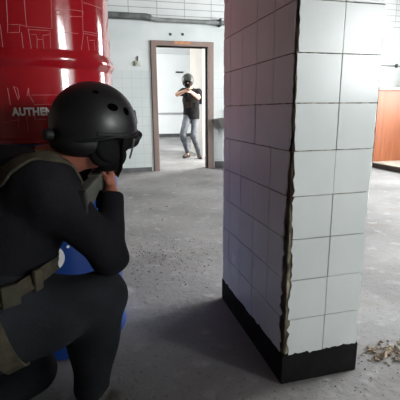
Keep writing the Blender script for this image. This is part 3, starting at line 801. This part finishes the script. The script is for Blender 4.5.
gg.ell(hp(.098, 0, -.030), (.040, .086, .034), HF, k=.01).cap(hp(.128, -.05, -.012), hp(.128, .05, -.012), .014, k=.015)
gg.ell(hp(.045, 0, -.03), (.055, .070, .05), HF, sub=True)
gg.mesh('goggles', M['black_plastic'], P1)
mk_ = SDF(HC-.22, HC+.22, .005)
mk_.ell(hp(.046, 0, -.082), (.066, .066, .056), HF, k=.02).ell(hp(-.005, -.062, -.075), (.045, .022, .045), HF, k=.03).ell(hp(-.005, .062, -.075), (.045, .022, .045), HF, k=.03)
mk_.mesh('face_mask', M['mask'], P1)
ec = SDF(HC-.22, HC+.22, .005)
for sg in (-1, 1): ec.ell(hp(.008, sg*.080, -.062), (.050, .018, .044), HF, k=.03).ell(hp(.050, sg*.074, -.040), (.04, .018, .028), HF, k=.02)
ec.mesh('ear_cover', M['mask'], P1)
for sg in (-1, 1):
    MB().tube([hp(.025, sg*.112, -.03), hp(.035, sg*.098, -.07), hp(.055, sg*.075, -.115), hp(.075, sg*.03, -.146)], [(.0022, .008)]*4, 8, flat=HF[1]).build('chin_strap', M['black_plastic'], helmet, smooth=True)
MB().tube([hp(.07, -.108, -.03), hp(.078, -.092, -.062), hp(.085, -.075, -.088)], [(.0018, .004)]*3, 8, flat=HF[1]).build('strap_end', M['strap_light'], helmet, smooth=True)

# rifle held by the crouching person
def rifle(name, butt, muz, label, L=.545, small=False, stock=.0):
    butt, muz = np.array(butt, float), np.array(muz, float); G = frame(muz-butt); F_, L_, U_ = G
    def gp(f, l=0, u=0): return butt+F_*f+L_*l+U_*u
    t = empty(name, tuple(butt), label, 'rifle')
    def side(poly, w_, nm, m_, bev=.004, par=None): return MB().prism(poly, gp(0, -w_/2, 0), F_, U_, L_, w_).build(nm, M[m_], par or t, bevel=bev)
    side([(0, .022), (0, -.085), (.018, -.088), (.06, -.045), (.155, -.028), (.155, .018), (.05, .020)], .034, 'stock', 'gun_grey', .006)
    side([(0.0, .024), (.0, -.088), (-.014, -.085), (-.014, .020)], .036, 'butt_pad', 'gun_black', .004)
    side([(.15, .022), (.15, -.030), (.20, -.036), (.31, -.036), (.33, -.028), (.35, .022)], .042, 'receiver', 'gun_grey', .005)
    side([(.205, -.03), (.185, -.105), (.212, -.112), (.242, -.034)], .028, 'pistol_grip', 'gun_black', .006)
    side([(.275, -.03), (.285, -.13), (.322, -.135), (.318, -.03)], .024, 'magazine', 'gun_black', .003)
    MB().tube([gp(.238, 0, -.036), gp(.245, 0, -.062), gp(.268, 0, -.062), gp(.276, 0, -.034)], .0035, 6).build('trigger_guard', M['gun_black'], t)
    MB().tube([gp(.345, 0, -.002), gp(.48, 0, -.002)], .023, 14).build('handguard', M['gun_black'], t, smooth=True)
    MB().tube([gp(.48, 0, 0), gp(L-.03, 0, 0)], .0095, 12).build('barrel', M['gun_black'], t, smooth=True)
    MB().tube([gp(L-.035, 0, 0), gp(L, 0, 0)], .013, 12).build('muzzle', M['gun_black'], t, smooth=True)
    side([(.17, .020), (.17, .030), (.35, .030), (.35, .020)], .020, 'top_rail', 'gun_black', .002)
    side([(.20, .03), (.205, .058), (.225, .058), (.235, .03)], .016, 'rear_sight', 'gun_black', .002)
    side([(.455, .015), (.462, .052), (.474, .052), (.485, .015)], .010, 'front_sight', 'gun_black', .002)
    return t
rifle('rifle', (-.655, -.025, .752), (-.525, .49, .818), 'olive grey and black rifle held by the crouching person')

# ---------------- player standing in the doorway, facing us
FR = frame((-.24, -.97, 0))          # forward, left (towards image right), up
hc = np.array((1.305, 7.05, 1.585))
def op(f, l, u): return hc+FR[0]*f+FR[1]*l+FR[2]*u
sR = np.array((1.215, 7.07, 1.375)); sL = np.array((1.545, 7.13, 1.36)); nk = np.array((1.375, 7.11, 1.43))
eR = np.array((1.045, 6.88, 1.315)); wR = np.array((1.175, 6.72, 1.378)); eL = np.array((1.475, 6.86, 1.255)); wL = np.array((1.265, 6.64, 1.355))
ch = np.array((1.385, 7.12, 1.22)); pe = np.array((1.395, 7.13, .90))
h1 = np.array((1.295, 7.12, .84)); k1 = np.array((1.13, 6.84, .50)); a1 = np.array((1.30, 7.14, .10))
h2 = np.array((1.475, 7.14, .84)); k2 = np.array((1.355, 6.80, .46)); a2 = np.array((1.49, 6.88, .09))
b = SDF((.95, 6.4, 0), (1.72, 7.42, 1.78), .0075)
b.ell(op(0, 0, 0), (.096, .076, .112), FR).ell(op(.03, 0, -.075), (.06, .055, .055), FR, k=.04).cap(op(.09, 0, -.01), op(.108, 0, -.04), .010, .013, k=.012)
for sg in (-1, 1): b.ell(op(-.01, sg*.078, -.03), (.024, .011, .032), FR, k=.01)
b.cap(nk+(-.01, .01, -.03), op(-.02, 0, -.08), .056, .052, k=.03).cap(pe, ch, .11, .12, k=.05).cap(sR, sL, .05, k=.05).cap(ch, nk, .1, .05, k=.05)
b.cap(sR, eR, .048, .041).cap(eR, wR, .044, .028, k=.02).cap(sL, eL, .048, .041).cap(eL, wL, .044, .028, k=.02)
b.cap(h1, k1, .072, .048).cap(k1, a1, .046, .034).cap(h2, k2, .072, .048).cap(k2, a2, .052, .036)
b.cap(a1, a1+(-.02, -.05, -.05), .035, .03).cap(a2, a2+(0, -.05, -.05), .035, .03)
hand(b, wR, (1.195, 6.70, 1.383), [(1.205, 6.685, 1.398), (1.203, 6.68, 1.382), (1.201, 6.68, 1.366), (1.199, 6.683, 1.352)],
     [[(1.225, 6.655, 1.39), (1.232, 6.64, 1.392)], [(1.225, 6.66, 1.376), (1.236, 6.668, 1.374)], [(1.222, 6.66, 1.36), (1.234, 6.668, 1.358)], [(1.22, 6.665, 1.346), (1.23, 6.67, 1.344)]],
     [(1.19, 6.705, 1.392), (1.205, 6.70, 1.412), (1.222, 6.692, 1.418)], r=.0095)
hand(b, wL, (1.235, 6.60, 1.352), [(1.20, 6.56, 1.352), (1.205, 6.575, 1.350), (1.212, 6.59, 1.348), (1.22, 6.605, 1.346)],
     [[(1.18, 6.555, 1.362), (1.172, 6.55, 1.382)], [(1.184, 6.572, 1.36), (1.176, 6.57, 1.382)], [(1.19, 6.59, 1.36), (1.182, 6.59, 1.382)], [(1.198, 6.608, 1.356), (1.19, 6.61, 1.376)]],
     [(1.245, 6.60, 1.362), (1.236, 6.578, 1.382), (1.222, 6.56, 1.398)], r=.0095)
P2 = b.mesh('person', M['skin2'], loc=(1.37, 7.05, 0))
tag(P2, 'person in grey jeans and black T-shirt aiming a rifle at us beyond the doorway', 'person')
s2 = SDF((1.05, 6.75, .74), (1.72, 7.42, 1.52), .0075)
s2.cap(pe+(0, 0, -.08), ch, .17, .178, k=.05, flat=FR[0], fs=.78).cap(sR, sL, .075, .08, k=.06).cap(ch, nk+(0, 0, -.05), .14, .075, k=.05, flat=FR[0], fs=.8)
s2.cap(sR, sR*.45+eR*.55, .073, .066, k=.04).cap(sL, sL*.35+eL*.65, .080, .072, k=.04)
s2.folds(.003, 40, 5).cut(pe+(0, 0, -.085), (0, 0, -1), .3)
s2.cut(sR*.45+eR*.55, eR-sR, .10).cut(sL*.35+eL*.65, eL-sL, .10).cap(nk+(0, 0, -.02), op(-.02, 0, -.08), .06, .055, k=0, sub=True)
s2.mesh('t_shirt', M['tee'], P2)
v2 = SDF((1.1, 6.8, .98), (1.72, 7.42, 1.46), .0075)
v2.cap(pe+(-.02, 0, .15), ch+(-.02, 0, .04), .172, .18, k=.05, flat=FR[0], fs=.84).cut(pe+(0, 0, .13), (0, 0, -1), .35).cut(ch+(0, 0, .125), (0, 0, 1), .35)
for sd_ in (-1, 1): v2.cut(ch+FR[1]*sd_*.125, FR[1]*sd_, .4)
vest = v2.mesh('vest', M['vest'], P2)
for k_ in range(3):
    c_ = np.array((1.30+.085*k_-.05, 6.96+.015*k_, 1.10)); MB().box(c_, (.022, .036, .06), FR).build('pouch', M['vest'], vest, bevel=.008)
MB().box((1.60, 7.14, 1.20), (.05, .028, .075), FR).build('side_pouch', M['tee'], vest, bevel=.01)
q2 = SDF((1.05, 6.66, .03), (1.66, 7.4, 1.0), .0075)
q2.ell(pe+(0, 0, -.04), (.158, .108, .12), k=.04).cap(pe, pe+(0, 0, .05), .145, .14, k=.03, flat=FR[0], fs=.78)
q2.cap(h1, k1, .088, .063, k=.03).cap(k1, a1, .063, .048, k=.02).cap(h2, k2, .086, .063, k=.03).cap(k2, a2, .063, .048, k=.02).folds(.004, 34, 9)
q2.cut(a1+(0, 0, -.035), (0, 0, -1), .09).cut(a2+(0, 0, -.03), (0, 0, -1), .09)
q2.mesh('jeans', M['jeans'], P2)
def shoe(heel, toe):
    heel, toe = np.array(heel, float), np.array(toe, float); d = (toe-heel)/np.linalg.norm(toe-heel)
    t_ = SDF(np.minimum(heel, toe)-.1, np.maximum(heel, toe)+.16, .006)
    t_.cap(heel+d*.03+(0, 0, .045), heel+d*.14+(0, 0, .05), .036, .042, k=.02).cap(heel+d*.13+(0, 0, .048), toe-d*.03+(0, 0, .036), .042, .03, k=.03).cap(heel+d*.06+(0, 0, .05), heel+d*.06+(0, 0, .11), .042, .042, k=.02)
    o = t_.mesh('shoe', M['shoe'], P2); sd_ = np.cross(d, (0, 0, 1)); L = np.linalg.norm(toe-heel)
    out = [(0, .022), (.03, .036), (.3*L, .034), (.62*L, .045), (.86*L, .04), (L, .01)]
    MB().prism([*out, *[(x, -y) for x, y in out[::-1]]], heel+(0, 0, .001), d, sd_, (0, 0, 1), .022).build('sole', M['sole'], o, bevel=.004)
shoe((1.345, 7.19, 0), (1.17, 6.99, 0)); shoe((1.50, 6.95, 0), (1.475, 6.68, 0))
h_ = SDF(hc-.24, hc+.24, .006)
h_.ell(op(-.008, 0, .03), (.142, .124, .128), FR).ell(op(-.04, 0, -.03), (.098, .105, .06), FR, k=.03)
h_.cap(op(.11, -.06, .045), op(.11, .06, .045), .022, k=.03)
h_.ell(op(.05, 0, -.07), (.12, .088, .10), FR, sub=True).cut(op(0, 0, -.075), (0, 0, -1), .3)
hm = h_.mesh('helmet', M['helmet_grey'], P2)
for sg in (-1, 1): MB().tube([op(.01, sg*.103, -.01), op(.02, sg*.09, -.07), op(.05, sg*.05, -.125), op(.07, 0, -.138)], .006, 6).build('chin_strap', M['black_plastic'], hm, smooth=True)
m2 = SDF(hc-.2, hc+.2, .006); m2.ell(op(.05, 0, -.02), (.07, .082, .035), FR, k=.01).ell(op(.045, 0, -.075), (.066, .068, .055), FR, k=.02)
m2.mesh('face_mask', M['mask'], P2)
rifle('rifle', op(-.0, .0, 0)+np.array((.005, .02, -.195))-FR[0]*.04, op(.5, .0, 0)+np.array((.005, .02, -.195)), 'black rifle pointed at us by the person beyond the doorway')

# ------------------------------------------------------------------ dirt on the floor
def chunk(mb, c, r, squash=.6):
    pts = []; n = 9
    for i in range(n):
        d = rng.normal(size=3); d /= np.linalg.norm(d); pts.append(np.array(c)+d*r*np.array((1, 1, squash))*rng.uniform(.7, 1.1))
    bm = bmesh.new()
    for p in pts: bm.verts.new(p)
    bmesh.ops.convex_hull(bm, input=bm.verts); bm.verts.ensure_lookup_table()
    vv = [v for v in bm.verts if v.link_faces]; ix = {v: i for i, v in enumerate(vv)}
    mb.add([v.co[:] for v in vv], [tuple(ix[v] for v in f.verts) for f in bm.faces]); bm.free()
gv = MB()
def scatter(n, fx, r0_, r1_):
    for _ in range(n):
        x, y = fx(); r = r0_+(r1_-r0_)*rng.random()**3
        if -.03 < x < PW+.03 and -.03 < y < PD+.03: continue
        chunk(gv, (x, y, r*.35), r)
scatter(1300, lambda: (rng.normal(-.30, .30), rng.normal(1.36, .22)), .0015, .0065)
scatter(170, lambda: (rng.uniform(-.5, 1.6), rng.uniform(2.0, 5.2)), .003, .012)
scatter(150, lambda: (rng.uniform(-.3, .9), rng.normal(-.06, .05)), .0015, .005)
scatter(60, lambda: (rng.uniform(-.68, -.5), rng.uniform(.05, .35)), .0015, .004)
tag(gv.build('gravel', M['grit']), 'loose grit and crumbs of plaster scattered over the concrete floor', 'gravel', kind='stuff')
gv = MB(); scatter(420, lambda: (rng.normal(.54, .09), rng.normal(.05, .035)), .002, .013)
tag(gv.build('rubble', M['brick_bit']), 'heap of crushed plaster rubble beside the black base of the pillar', 'rubble', kind='stuff')
cks = [((.47, .035), .030, 'brick_bit', 'largest brown lump of broken plaster by the pillar base'), ((.56, .06), .020, 'rubble', 'pale lump of broken concrete beside the brown plaster lump'), ((.52, -.005), .014, 'rubble', 'small pale plaster crumb in front of the brown plaster lump')]
for (x, y), r, m_, lb in cks:
    mb = MB(); chunk(mb, (x, y, r*.5), r, .55)
    zmin = min(v[2] for v in mb.v); mb.v = [(a, b_, c-zmin) for a, b_, c in mb.v]
    tag(mb.build('plaster_chunk', M[m_], loc=(x, y, 0)), lb, 'rubble', 'broken plaster by the pillar')
